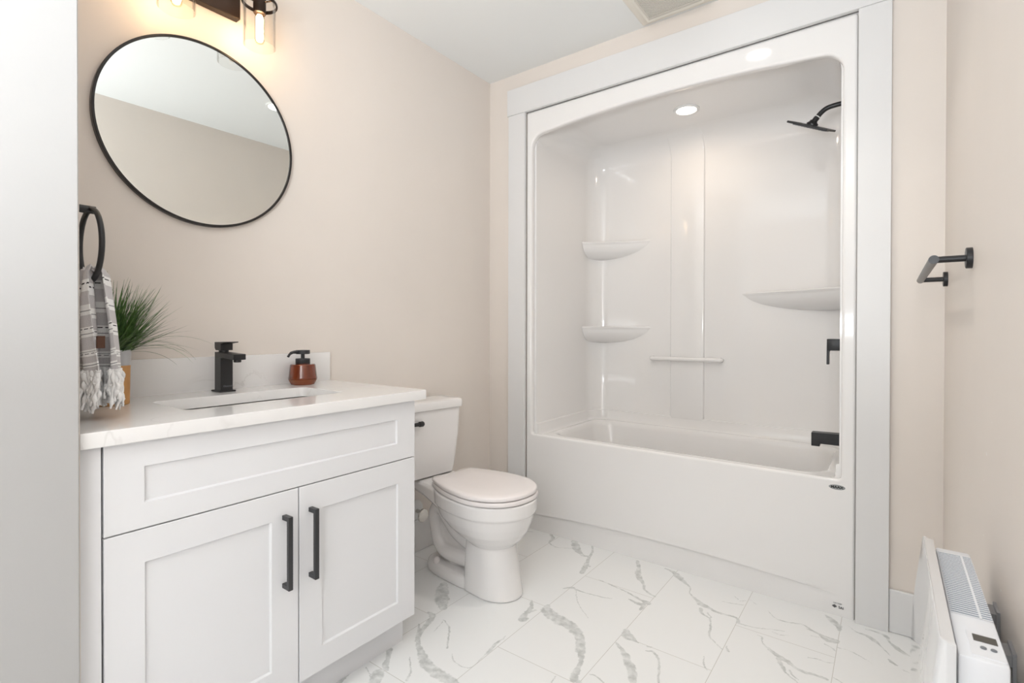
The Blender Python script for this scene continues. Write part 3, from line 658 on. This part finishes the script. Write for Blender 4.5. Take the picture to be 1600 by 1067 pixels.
def shaker(name, y0, y1, z0, z1, py0, py1, pz0, pz1):
    bm = bmesh.new()
    t = .0195; xb = XF-t; dp = .0065; ch = .0035
    def rg(a, b, c, d, x): return [(x, a, c), (x, b, c), (x, b, d), (x, a, d)]
    loft(bm, [rg(y0, y1, z0, z1, xb), rg(y0, y1, z0, z1, XF-.001), rg(y0+.001, y1-.001, z0+.001, z1-.001, XF), rg(py0, py1, pz0, pz1, XF), rg(py0+ch, py1-ch, pz0+ch, pz1-ch, XF-dp)])
    return obj(name, bm, CA, va_, sharp=15)
g = .0016
shaker('drawer_front', Y0, Y1, .6631+g, CB-.0012, -1.9035, -1.187, .720, .8005)
d1 = shaker('door', Y0, -1.539-g, .1163, .6631-g, -1.9030, -1.6165, .1865, .5885)
d2 = shaker('door', -1.539+g, Y1, .1163, .6631-g, -1.4675, -1.1835, .1865, .5865)
def pull(door, yc):
    bm = bmesh.new(); a, b = .402, .599; xo = XF+.0335; s = .0062
    box(bm, xo-.0105, xo, yc-s, yc+s, a, b)
    box(bm, XF-.0005, xo-.0095, yc-s, yc+s, b-.0125, b-.0003); box(bm, XF-.0005, xo-.0095, yc-s, yc+s, a+.0003, a+.0125)
    obj('bar_pull', bm, M['handle'], door, bevel=.0007, label='black bar pull')
pull(d1, -1.5815); pull(d2, -1.5035)

# ---- counter with sink cut-out and backsplash
co = thing('countertop', (.29, -1.545, CB), 'white quartz countertop with a low backsplash on the vanity', 'countertop')
sx0, sx1, sy0, sy1 = .176, .422, -1.764, -1.288
cx1, cy0, cy1 = .5856, -2.0178, -1.0739
me = curve_mesh('slab', [[(0.0005, cy0), (cx1, cy0), (cx1, cy1), (0.0005, cy1)], rrect(sx0, sx1, sy0, sy1, .022, 6)], (CT-CB)/2, .0016, 2)
bm = bmesh.new(); from_mesh(bm, me, Matrix.Translation((0, 0, (CT+CB)/2))); obj('slab', bm, M['quartz'], co, sharp=30)
bm = bmesh.new(); box(bm, .0005, .0205, cy0, cy1-.0005, CT-.0005, 1.0065, .0015, 2); obj('backsplash', bm, M['quartz'], co)
# ---- sink
si = thing('sink', (.30, -1.526, .72), 'white undermount rectangular sink set in the quartz countertop', 'sink')
bm = bmesh.new()
e = .010
rings = [rr(sx0-.035, sx1+.035, sy0-.035, sy1+.035, .03, CB-.012), rr(sx0-.035, sx1+.035, sy0-.035, sy1+.035, .03, CB-.0035), rr(sx0-.006, sx1+.006, sy0-.006, sy1+.006, .024, CB-.0035), rr(sx0-.004, sx1+.004, sy0-.004, sy1+.004, .024, CB-.008),
         rr(sx0+.002, sx1-.002, sy0+.002, sy1-.002, .028, CB-.06), rr(sx0+.01, sx1-.01, sy0+.01, sy1-.01, .035, CB-.115), rr(sx0+.03, sx1-.03, sy0+.03, sy1-.03, .035, CB-.135), rr(sx0+.10, sx1-.10, sy0+.2, sy1-.2, .012, CB-.142)]
loft(bm, rings, False, True); obj('basin', bm, M['sink'], si, sharp=40)
bm = bmesh.new(); lathe(bm, [(.022, CB-.1435), (.022, CB-.139), (.015, CB-.137), (0.001, CB-.137)], ((sx0+sx1)/2, -1.526, 0), 'z', 24); obj('drain', bm, M['black'], si)

# ---- faucet
fa = thing('faucet', (.078, -1.520, CT), 'matte black square single-handle faucet behind the sink', 'faucet')
fx, fy = .078, -1.520
bm = bmesh.new(); box(bm, fx-.033, fx+.031, fy-.026, fy+.026, CT-.0002, CT+.0055, .0012, 1); obj('base_plate', bm, M['black'], fa)
bm = bmesh.new(); box(bm, fx-.022, fx+.022, fy-.0195, fy+.0195, CT+.005, CT+.113, .0008, 1); fb = obj('faucet_body', bm, M['black'], fa)
bm = bmesh.new(); from_mesh(bm, text_mesh('Dawool', .0085, .0002), Matrix(((0, 0, 1, fx+.0222), (1, 0, 0, fy+.003), (0, 1, 0, CT+.019), (0, 0, 0, 1)))); obj('maker_lettering', bm, M['button'], fb)
bm = bmesh.new()
prf = [(fx-.022, CT+.1125), (fx-.022, CT+.1335), (fx+.112, CT+.1285), (fx+.112, CT+.110), (fx+.022, CT+.1145)]
prism(bm, prf, lambda p, k: (p[0], fy-.0195+.039*k, p[1])); obj('spout', bm, M['black'], fa, bevel=.001)
bm = bmesh.new(); lathe(bm, [(.0115, CT+.112), (.0115, CT+.1025), (.0095, CT+.1015), (.001, CT+.1035)], (fx+.096, fy, 0), 'z', 24); obj('aerator', bm, M['black'], fa)
bm = bmesh.new(); lathe(bm, [(.0150, CT+.130), (.0150, CT+.1415)], (fx, fy, 0), 'z', 24); obj('handle_neck', bm, M['black'], fa)
bm = bmesh.new()
hp = [(fx-.0155, CT+.139), (fx-.0225, CT+.147), (fx-.0225, CT+.1665), (fx+.062, CT+.1685), (fx+.062, CT+.1655), (fx+.022, CT+.161), (fx+.022, CT+.139)]
prism(bm, hp, lambda p, k: (p[0], fy-.0195+.039*k, p[1])); obj('lever_handle', bm, M['black'], fa, bevel=.0008)

# ---- soap dispenser
so = thing('soap_dispenser', (.085, -1.236, CT), 'amber brown soap dispenser with a black pump at the right end of the countertop', 'soap dispenser')
sc_ = (.085, -1.236, CT)
bm = bmesh.new(); lathe(bm, [(.047, .0195), (.0512, .0225), (.0518, .0250), (.0505, .030), (.0455, .074), (.0425, .0775), (.026, .079), (.026, .081)], sc_, 'z', 56); obj('bottle', bm, M['amber'], so, sharp=30)
bm = bmesh.new(); lathe(bm, [(.0400, 0), (.0425, .0015), (.0500, .0165), (.0512, .0205), (.0495, .0215), (.04, .0215)], sc_, 'z', 56); obj('bottle_foot', bm, M['amber2'], so, sharp=30, label='paler brown foot ring')
bm = bmesh.new(); lathe(bm, [(.0255, .0785), (.0262, .080), (.0262, .0965), (.0250, .0985), (.008, .0985)], sc_, 'z', 36); obj('collar', bm, M['ds_black'], so, sharp=30)
bm = bmesh.new(); lathe(bm, [(.0068, .097), (.0068, .118)], sc_, 'z', 24); obj('pump_stem', bm, M['ds_black'], so)
bm = bmesh.new(); lathe(bm, [(.008, .1150), (.0245, .1155), (.0255, .1170), (.0255, .1290), (.0245, .1302), (.001, .1302)], sc_, 'z', 36); pm = obj('pump_head', bm, M['ds_black'], so, sharp=30)
bm = bmesh.new(); tube(bm, spline([(.088, -1.258, CT+.123), (.091, -1.277, CT+.1235), (.095, -1.292, CT+.119), (.099, -1.303, CT+.108)], 6), [.0062]*6+[.0055]*6+[.0045]*7, 14); obj('nozzle', bm, M['ds_black'], pm, sharp=60)

# ---- potted grass
px_, py_ = .150, -1.848
po = thing('potted_grass', (px_, py_, CT), 'potted green grass in a wood and grey pot behind the towel', 'plant')
bm = bmesh.new(); lathe(bm, [(.0385, 0), (.0405, .002), (.0425, .1085), (.041, .110)], (px_, py_, CT), 'z', 48); obj('pot', bm, M['pot_wood'], po, sharp=40, label='light wood lower pot')
bm = bmesh.new(); lathe(bm, [(.0422, .1085), (.0432, .110), (.0445, .1500), (.0435, .1515), (.0395, .1505), (.039, .141)], (px_, py_, CT), 'z', 48, False); obj('pot_rim', bm, M['pot_band'], po, sharp=40, label='grey and white glazed upper band')
bm = bmesh.new(); lathe(bm, [(.0395, .1405), (.02, .144), (.001, .145)], (px_, py_, CT), 'z', 24, False); obj('soil', bm, M['soil'], po)
bm = bmesh.new(); rg = random.Random(11)
def blade(base, L, az, lean, droop, w):
    pts = []; n = 9; p = Vector(base); el = radians(90-lean)
    for i in range(n+1):
        pts.append(p.copy()); d = Vector((cos(az)*cos(el), sin(az)*cos(el), sin(el))); p = p+d*(L/n); el -= radians(droop)/n
    side = Vector((-sin(az+rg.uniform(-.8, .8)), cos(az), 0)).normalized(); prev = None
    for i, q in enumerate(pts):
        ww = w*(1-(i/n)**2)+.0002; mid = Vector((0, 0, ww*.35))
        row = [bm.verts.new(q-side*ww), bm.verts.new(q-mid), bm.verts.new(q+side*ww)]
        for r_ in row:
            if r_.co.x < .004: r_.co.x = .004+.001*rg.random()
        if prev:
            for k in range(2): bm.faces.new((prev[k], prev[k+1], row[k+1], row[k]))
        prev = row
for i in range(540):
    a = rg.uniform(0, 2*pi); r_ = .034*sqrt(rg.random())
    base = (px_+r_*cos(a), py_+r_*sin(a), CT+.142)
    az = a+rg.gauss(0, .5); az = atan2(sin(az)+.35, cos(az)+.2); lean = min(62, abs(rg.gauss(0, 27))+r_*420)
    blade(base, rg.uniform(.12, .232)*(1-.0026*lean), az, lean, rg.uniform(-4, 34), rg.uniform(.0012, .0023))
for az, L, lean, dr, x0 in ((78, .20, 62, 80, .02), (95, .23, 56, 95, .02), (60, .17, 72, 40, .02), (70, .25, 52, 78, .025), (100, .16, 80, 60, .03), (85, .19, 66, 52, .03), (55, .2, 60, 90, .02), (110, .21, 60, 60, .02)):
    blade((px_+x0*cos(radians(az)), py_+x0*sin(radians(az)), CT+.142), L, radians(az), lean, dr, .0022)
obj('grass_blades', bm, M['grass'], po, sharp=80, kind='stuff')

# ---- towel ring and hand towel
tr = thing('towel_ring', (.385, -2.018, 1.375), 'black towel ring on the wall at the left of the vanity', 'towel ring')
bm = bmesh.new(); lathe(bm, [(.024, -2.0185), (.024, -2.010), (.022, -2.008), (.001, -2.008)], (.385, 0, 1.379), 'y', 28); obj('wall_flange', bm, M['black'], tr)
bm = bmesh.new(); tube(bm, [(.385, -2.012, 1.379), (.385, -1.942, 1.379)], .0092, 18); obj('arm', bm, M['black'], tr, sharp=60)
rcx, rcz, rR = .385, 1.297, .083
bm = bmesh.new(); tube(bm, [(rcx+rR*sin(2*pi*i/56), -1.951, rcz+rR*cos(2*pi*i/56)) for i in range(56)], .0058, 14, closed=True); obj('ring', bm, M['black'], tr, sharp=60)

tw = thing('hand_towel', (.37, -1.935, 1.22), 'grey and white striped hand towel with white fringe hanging from the black towel ring', 'towel')
def sheet(name, m, rows, nu, fold, parent, thick=.003, fr=2.0, ph=0.0, seed=0):
    # rows: (centre x, centre y, z, width, fold depth, v); across direction follows 'dirn'
    bm = bmesh.new(); uvl = bm.loops.layers.uv.new('UVMap'); g = []
    rws = []
    for i in range(len(rows)-1):
        for k in range(6):
            t = k/6; t2 = t*t*(3-2*t) if False else t
            rws.append([a+(b-a)*t2 for a, b in zip(rows[i], rows[i+1])])
    rws.append(rows[-1])
    for cx, cy, z, wd, fd, v, ang in rws:
        row = []; dr = Vector((cos(radians(ang)), sin(radians(ang)))); nn = Vector((-dr.y, dr.x))
        for j in range(nu+1):
            u = j/nu; q = dr*((u-.5)*wd) + nn*(fd*sin(2*pi*fr*u+ph+v*3)+.35*fd*sin(2*pi*(fr*2.3)*u+ph*2+v*7))
            edge = .012*(abs(u-.5)*2)**3
            vv = bm.verts.new((cx+q.x, cy+q.y, z-.006*sin(pi*u)*1.0+edge*.4)); row.append((vv, u*wd*1.35, v))
        g.append(row)
    for a, b in zip(g[:-1], g[1:]):
        for j in range(nu):
            f = bm.faces.new((a[j][0], a[j+1][0], b[j+1][0], b[j][0]))
            for lp, q in zip(f.loops, (a[j], a[j+1], b[j+1], b[j])): lp[uvl].uv = (q[1], q[2])
    o = obj(name, bm, m, parent, sharp=80)
    s = o.modifiers.new('thick', 'SOLIDIFY'); s.thickness = thick; s.offset = 0
    return o
# front half (towards the room) and the half behind it; both pass over the ring's lowest point
FR = [(.385, -1.952, 1.236, .060, .004, -.010, 6), (.385, -1.940, 1.243, .065, .007, .002, 6), (.385, -1.932, 1.228, .072, .009, .016, 7), (.385, -1.928, 1.17, .088, .010, .072, 8), (.385, -1.923, 1.11, .100, .011, .135, 9), (.385, -1.919, 1.05, .110, .012, .20, 9), (.385, -1.918, 1.015, .116, .013, .265, 9), (.385, -1.918, 1.003, .118, .013, .305, 9)]
BK = [(.385, -1.952, 1.236, .070, .004, -.010, 0), (.385, -1.957, 1.243, .080, .006, .002, 0), (.386, -1.959, 1.225, .095, .009, .010, -4), (.388, -1.959, 1.17, .12, .013, .050, -6), (.388, -1.958, 1.11, .13, .015, .12, -4), (.388, -1.956, 1.05, .135, .016, .20, -2), (.388, -1.955, 1.015, .14, .016, .265, 0), (.388, -1.955, 1.003, .14, .016, .305, 0)]
fp = sheet('front_panel', M['towel'], FR, 40, 0, tw, fr=1.6, ph=.6)
bp_ = sheet('back_panel', M['towel'], BK, 40, 0, tw, fr=1.5, ph=2.2)
bm = bmesh.new(); box(bm, .458, .462, -1.960, -1.944, 1.058, 1.086, .001, 1); obj('leather_tag', bm, M['tag'], tw, label='small brown leather tag')
def fringe(cx, cy, ang, wd, ph, fr_, zt, zb, seed, fd):
    bm = bmesh.new(); r_ = random.Random(seed)
    dr = Vector((cos(radians(ang)), sin(radians(ang)))); nn = Vector((-dr.y, dr.x))
    for i in range(84):
        u = (i+.5)/84+r_.uniform(-.008, .008)
        q = dr*((u-.5)*wd)+nn*(fd*sin(2*pi*fr_*u+ph+.9)+.35*fd*sin(2*pi*fr_*2.3*u+ph*2+2.1))
        x, y = cx+q.x, cy+q.y; L = (zt-zb)*r_.uniform(.72, 1.0)*(1-.22*abs(sin(2*pi*u*1.5+seed)))
        pts = []; dx = dy = 0
        for k in range(8):
            t = k/7
            pts.append((min(x+dx, .60), max(y+dy, -2.012), zt+.006-L*t)); dx += r_.uniform(-.0045, .0045); dy += r_.uniform(-.0045, .0048)
        rr_ = r_.uniform(.0038, .0064)
        tube(bm, spline(pts, 2), [rr_*(.75+.35*sin(1.3*k+i)) if k < 13 else rr_*.5 for k in range(15)], 7)
    return bm
obj('fringe', fringe(.385, -1.918, 9, .116, .6, 1.6, 1.002, .898, 3, .013), M['fringe'], fp, sharp=80)
obj('fringe', fringe(.388, -1.955, 0, .138, 2.2, 1.5, 1.002, .895, 5, .015), M['fringe'], bp_, sharp=80)

# ================================================================== MIRROR AND WALL LIGHT
mi = thing('round_mirror', (.012, -1.552, 1.758), 'large round wall mirror with a thin black frame', 'mirror')
mc = (0, -1.5488, 1.7605)
bm = bmesh.new(); lathe(bm, [(.3095, .0005), (.3095, .0165), (.308, .018), (.3025, .018), (.3015, .0165), (.3015, .0005)], mc, 'x', 128); obj('frame', bm, M['blackframe'], mi, sharp=30)
bm = bmesh.new(); lathe(bm, [(.303, .006), (.303, .0135), (.302, .014)], mc, 'x', 128); obj('mirror_glass', bm, M['mirror'], mi, sharp=20)

wl = thing('vanity_light', (.02, -1.545, 2.23), 'two-bulb bronze wall light with clear glass shades above the mirror', 'wall light')
bm = bmesh.new(); box(bm, .0005, .030, -1.648, -1.440, 2.196, 2.312, .002, 1); obj('back_plate', bm, M['bronze'], wl)
for yc in (-1.672, -1.414):
    lx = .112
    bm = bmesh.new(); tube(bm, spline([(.028, -1.545+(yc+1.545)*.6, 2.262), (.06, -1.545+(yc+1.545)*.75, 2.268), (.10, yc, 2.272), (lx, yc, 2.262)], 6), .006, 12); obj('arm', bm, M['bronze'], wl, sharp=60)
    bm = bmesh.new(); lathe(bm, [(.056, 2.232), (.0575, 2.234), (.0575, 2.241), (.056, 2.243), (.0525, 2.243), (.0515, 2.240), (.0515, 2.235), (.0525, 2.232)], (lx, yc, 0), 'z', 48, False)
    for q in range(3):
        a = 2*pi*q/3+.4; tube(bm, [(lx+.018*cos(a), yc+.018*sin(a), 2.238), (lx+.0535*cos(a), yc+.0535*sin(a), 2.238)], .0028, 8)
    obj('shade_ring', bm, M['bronze'], wl, sharp=40)
    bm = bmesh.new(); lathe(bm, [(.001, 2.266), (.0185, 2.266), (.0205, 2.263), (.0205, 2.203), (.019, 2.201), (.001, 2.203)], (lx, yc, 0), 'z', 32); obj('socket', bm, M['bronze'], wl, sharp=30)
    bm = bmesh.new(); lathe(bm, [(.0515, 2.238), (.0515, 2.088), (.0500, 2.0865), (.0487, 2.088), (.0487, 2.238)], (lx, yc, 0), 'z', 48, False); obj('glass_shade', bm, M['glass'], wl, sharp=40)
    bm = bmesh.new(); lathe(bm, [(.012, 2.204), (.0135, 2.196), (.0155, 2.182), (.0155, 2.108), (.012, 2.100), (.001, 2.098)], (lx, yc, 0), 'z', 28, False); bu = obj('bulb', bm, M['bulbglass'], wl, sharp=60)
    bm = bmesh.new()
    lathe(bm, [(.001, 2.196), (.008, 2.195), (.0122, 2.184), (.0122, 2.116), (.009, 2.106), (.001, 2.103)], (lx, yc, 0), 'z', 20)
    obj('filament', bm, emit('filament_glow', (1, .72, .45), LAMP['bulb']), bu)

# ================================================================== TOILET
to = thing('toilet', (.40, -.626, 0), 'white two-piece toilet with lowered lid between vanity and tub', 'toilet')
yc = -.626
def ering(xc, a, b, w_, z, p=1.0, n=48, dy=0):
    out = []
    for i in range(n):
        t = 2*pi*i/n; c, s = cos(t), sin(t)
        pp = p if c < 0 else 1.0
        x = xc+(a if c > 0 else b)*math.copysign(abs(c)**pp, c); y = yc+dy+w_*math.copysign(abs(s)**pp, s)
        out.append((x, y, z))
    return out
bm = bmesh.new()
rings = [ering(.52, .198, .285, .178, .4025, .8), ering(.52, .200, .29, .180, .396, .8), ering(.52, .197, .288, .178, .348, .8), ering(.52, .190, .280, .171, .341, .8),
         ering(.52, .178, .260, .162, .300, .8), ering(.525, .158, .225, .146, .265, .85), ering(.53, .130, .17, .120, .232, .9), ering(.53, .105, .12, .098, .208), ering(.53, .08, .09, .075, .19)]
loft(bm, rings)
col_ = [ering(.535, .082, .105, .086, .245, .42), ering(.537, .090, .110, .090, .20, .42), ering(.540, .104, .116, .095, .12, .42), ering(.542, .118, .120, .099, .04, .42), ering(.543, .126, .122, .101, .004, .42), ering(.543, .126, .122, .101, .0005, .42)]
loft(bm, col_)
loft(bm, [ering(.40, .12, .258, .101, .0005, .6), ering(.40, .12, .258, .101, .022, .6), ering(.40, .12, .252, .095, .042, .6), ering(.40, .12, .240, .082, .050, .6)])
# rear deck carrying the tank
rings = []
for x, hw, zb, zt in ((.035, .105, .365, .410), (.10, .112, .355, .410), (.20, .122, .342, .408), (.27, .130, .325, .405), (.34, .135, .30, .400)):
    rings.append([(x, yc+s*hw+0, z) for s, z in ((-1, zb+.02), (-.88, zb), (.88, zb), (1, zb+.02), (1, zt-.012), (.9, zt), (-.9, zt), (-1, zt-.012))])
loft(bm, rings)
# exposed trapway and its web
tp = [(.47, .165), (.40, .180), (.33, .205), (.275, .250), (.235, .282), (.198, .272), (.184, .232), (.196, .180), (.212, .130), (.245, .098), (.30, .090), (.36, .094), (.44, .10)]
tube(bm, spline([(x, yc-.030, z) for x, z in tp], 5), .036, 16)
tube(bm, spline([(x, yc+.030, z) for x, z in tp], 5), .036, 16)
box(bm, .20, .50, yc-.024, yc+.024, .045, .27)
box(bm, .22, .36, yc-.03, yc+.03, .24, .36)
bowl = obj('bowl', bm, M['ceramic'], to, sharp=80)
rm = bowl.modifiers.new('merge', 'REMESH'); rm.mode = 'VOXEL'; rm.voxel_size = .0036; rm.use_smooth_shade = True
sm = bowl.modifiers.new('smooth', 'SMOOTH'); sm.factor = .5; sm.iterations = 4
def seat_outline(s=1.0, dx=0.0):
    half = [(.252, 0), (.252, .06), (.2525, .102), (.258, .114), (.276, .124), (.33, .146), (.40, .167), (.47, .1785), (.53, .1815), (.59, .172), (.645, .145), (.685, .105), (.709, .055), (.716, 0)]
    h = [Vector((x, y, 0)) for x, y in half]; pts = spline(h, 5)
    pts = [(p.x, p.y) for p in pts]; full = pts+[(x, -y) for x, y in reversed(pts[1:-1])]
    return [(.48+(x-.48)*s+dx, yc+y*s) for x, y in full]
def disc(rows): 
    bm = bmesh.new(); loft(bm, [[(x, y, z) for x, y in seat_outline(s, dx)] for s, z, dx in rows]); return bm
obj('seat', disc([(.965, .4065, 0), (.996, .4072, .001), (1.0, .4105, .001), (1.0, .4205, .001), (.992, .4235, .001), (.97, .4240, 0)]), M['seat'], to, sharp=50)
obj('lid', disc([(.955, .4272, 0), (.985, .4276, -.001), (.992, .4305, -.001), (.990, .4390, -.001), (.978, .4425, 0), (.955, .4445, 0), (.85, .4475, 0), (.5, .449, 0), (.1, .4495, 0)]), M['seat'], to, sharp=50)
for s in (-.075, .075):
    bm = bmesh.new(); lathe(bm, [(.001, -.02), (.012, -.02), (.012, .02), (.001, .02)], (.244, yc+s, .427), 'y', 16)
    obj('hinge', bm, M['seat'], to)
# tank
bm = bmesh.new()
def trect(x0, x1, hw, z, r=.03): return [(x, y, z) for x, y in rrect(x0, x1, yc-.05-hw, yc-.05+hw, r, 7)]
loft(bm, [trect(.040, .160, .130, .4115), trect(.034, .170, .146, .418), trect(.030, .174, .154, .45), trect(.020, .184, .170, .60), trect(.017, .188, .176, .7265)])
obj('tank', bm, M['ceramic'], to, sharp=40)
bm = bmesh.new()
loft(bm, [trect(.022, .183, .172, .7262), trect(.011, .197, .184, .7292), trect(.010, .198, .185, .735), trect(.010, .198, .185, .757), trect(.013, .194, .181, .765), trect(.025, .184, .17, .7685), trect(.06, .15, .12, .7695)])
obj('tank_lid', bm, M['ceramic'], to, sharp=40)
bm = bmesh.new(); lathe(bm, [(.015, .183), (.015, .194), (.010, .196), (.009, .206), (.001, .206)], (0, -.815, .676), 'x', 20)
tube(bm, [(.202, -.818, .676), (.204, -.790, .676), (.206, -.768, .676)], [.0085, .0085, .0095], 14)
lathe(bm, [(.001, -.773), (.0118, -.771), (.0125, -.753), (.0095, -.748), (.001, -.748)], (.206, 0, .676), 'y', 20)
obj('flush_lever', bm, M['black'], to, sharp=40, label='black flush lever')
for s in (-1, 1):
    bm = bmesh.new(); lathe(bm, [(.0145, .045), (.0150, .058), (.0125, .068), (.006, .073), (.001, .074)], (.243, yc+s*.074, 0), 'z', 20); obj('bolt_cap', bm, M['seat'], to, sharp=60)
to.rotation_euler.z = radians(-6); to.location.x += .006; to.location.y += .008
# ---- water supply valve
sv = thing('water_supply_valve', (0, -.585, .2), 'round chrome water shut-off valve on the wall behind the toilet', 'valve')
bm = bmesh.new(); lathe(bm, [(.050, .0), (.050, .003), (.040, .011), (.014, .013)], (0, -.585, .205), 'x', 32); obj('escutcheon', bm, M['white_plastic'], sv)
bm = bmesh.new(); lathe(bm, [(.009, .005), (.009, .05), (.013, .05), (.013, .07), (.001, .07)], (0, -.585, .205), 'x', 20); obj('valve_stem', bm, M['chrome'], sv)
bm = bmesh.new(); lathe(bm, [(.001, .066), (.030, .067), (.033, .071), (.030, .077), (.001, .078)], (0, -.60, .200), 'x', 24); obj('valve_handle', bm, M['chrome'], sv)

# ================================================================== RIGHT WALL
tb = thing('towel_bar', (W, -.41, 1.272), 'black towel bar on the right wall above the heater', 'towel bar')
for y in (-.7203, -.0986):
    bm = bmesh.new(); lathe(bm, [(.0245, W+.0005), (.0245, W-.0105), (.0235, W-.0115), (.001, W-.0115)], (0, y, 1.272), 'x', 32); fl = obj('wall_flange', bm, M['black'], tb)
    bm = bmesh.new(); tube(bm, [(W-.010, y, 1.272), (W-.067, y, 1.272)], .0078, 20); obj('post', bm, M['black'], tb, sharp=60)
bm = bmesh.new(); tube(bm, [(W-.070, -.7325, 1.272), (W-.070, -.0880, 1.272)], .0102, 28); obj('bar', bm, M['handle'], tb, sharp=60)

he = thing('wall_heater', (1.98, -1.22, .45), 'white slim wall-mounted panel heater on the right wall', 'heater')
hb0, hb1, hz = .26, .672, .672
bm = bmesh.new(); box(bm, 1.957, 2.0085, -1.4225, -1.008, .26, hz, .004, 2); obj('casing', bm, M['heater'], he)
# glossy bowed front panel, its profile in x-z
prof = [(.691, 1.9395), (.688, 1.9370), (.64, 1.9315), (.575, 1.9245), (.50, 1.9205), (.44, 1.919), (.38, 1.9205), (.31, 1.9265), (.26, 1.933), (.245, 1.9370)]
bm = bmesh.new()
pts = [(p.x, p.y) for p in spline([(x, z, 0) for z, x in prof], 4)]
poly = pts+[(1.9535, .247), (1.9535, .689)]
ys = [-1.4375, -1.4350, -1.4300, -1.02, -1.017, -1.0155]; ins = [.006, .002, 0, 0, .002, .005]
rings = []
for y, q in zip(ys, ins):
    rings.append([(min(x+q, 1.9545), y, .468+(z-.468)*(1-q*1.5)) for x, z in poly])
loft(bm, rings); obj('front_panel', bm, M['panel'], he, sharp=40)
bm = bmesh.new(); box(bm, 1.949, 1.958, -1.405, -1.025, .29, .655); obj('panel_spacer', bm, M['dark'], he)
# grille let into the top: dark well, fine bars and a rib
bm = bmesh.new(); box(bm, 1.9600, 2.0065, -1.2965, -1.0350, hz-.001, hz+.0006); gr = obj('top_grille', bm, M['louvre'], he, label='blue-grey slotted grille')
bm = bmesh.new()
nb = 34
for i in range(nb+1):
    y = -1.2965+(.2615)*i/nb; box(bm, 1.9595, 2.007, y-.0016, y+.0016, hz+.0004, hz+.0012)
box(bm, 1.9920, 1.9950, -1.298, -1.034, hz+.0004, hz+.0016)
obj('grille_bars', bm, M['heater'], gr)
bm = bmesh.new(); box(bm, 1.9715, 2.0070, -1.4145, -1.345, hz-.0005, hz+.0012, .0006, 1); cp = obj('control_panel', bm, M['heater'], he)
bm = bmesh.new(); box(bm, 1.9775, 2.0025, -1.3735, -1.3545, hz+.0006, hz+.0018); obj('display', bm, M['lcd'], cp, label='dark digital display')
for x in (1.9858, 1.9962):
    bm = bmesh.new(); lathe(bm, [(.0034, hz+.0008), (.0034, hz+.0025), (.0028, hz+.003), (.001, hz+.003)], (x, -1.3905, 0), 'z', 18); obj('button', bm, M['button'], cp, label='grey round button')
for y in (-1.10, -1.24):
    bm = bmesh.new(); box(bm, 2.0080, 2.036, y-.020, y+.020, .596, .612); box(bm, 2.0325, W+.0005, y-.024, y+.020, .55, .618); obj('wall_bracket', bm, M['steel'], he, label='grey metal wall bracket')
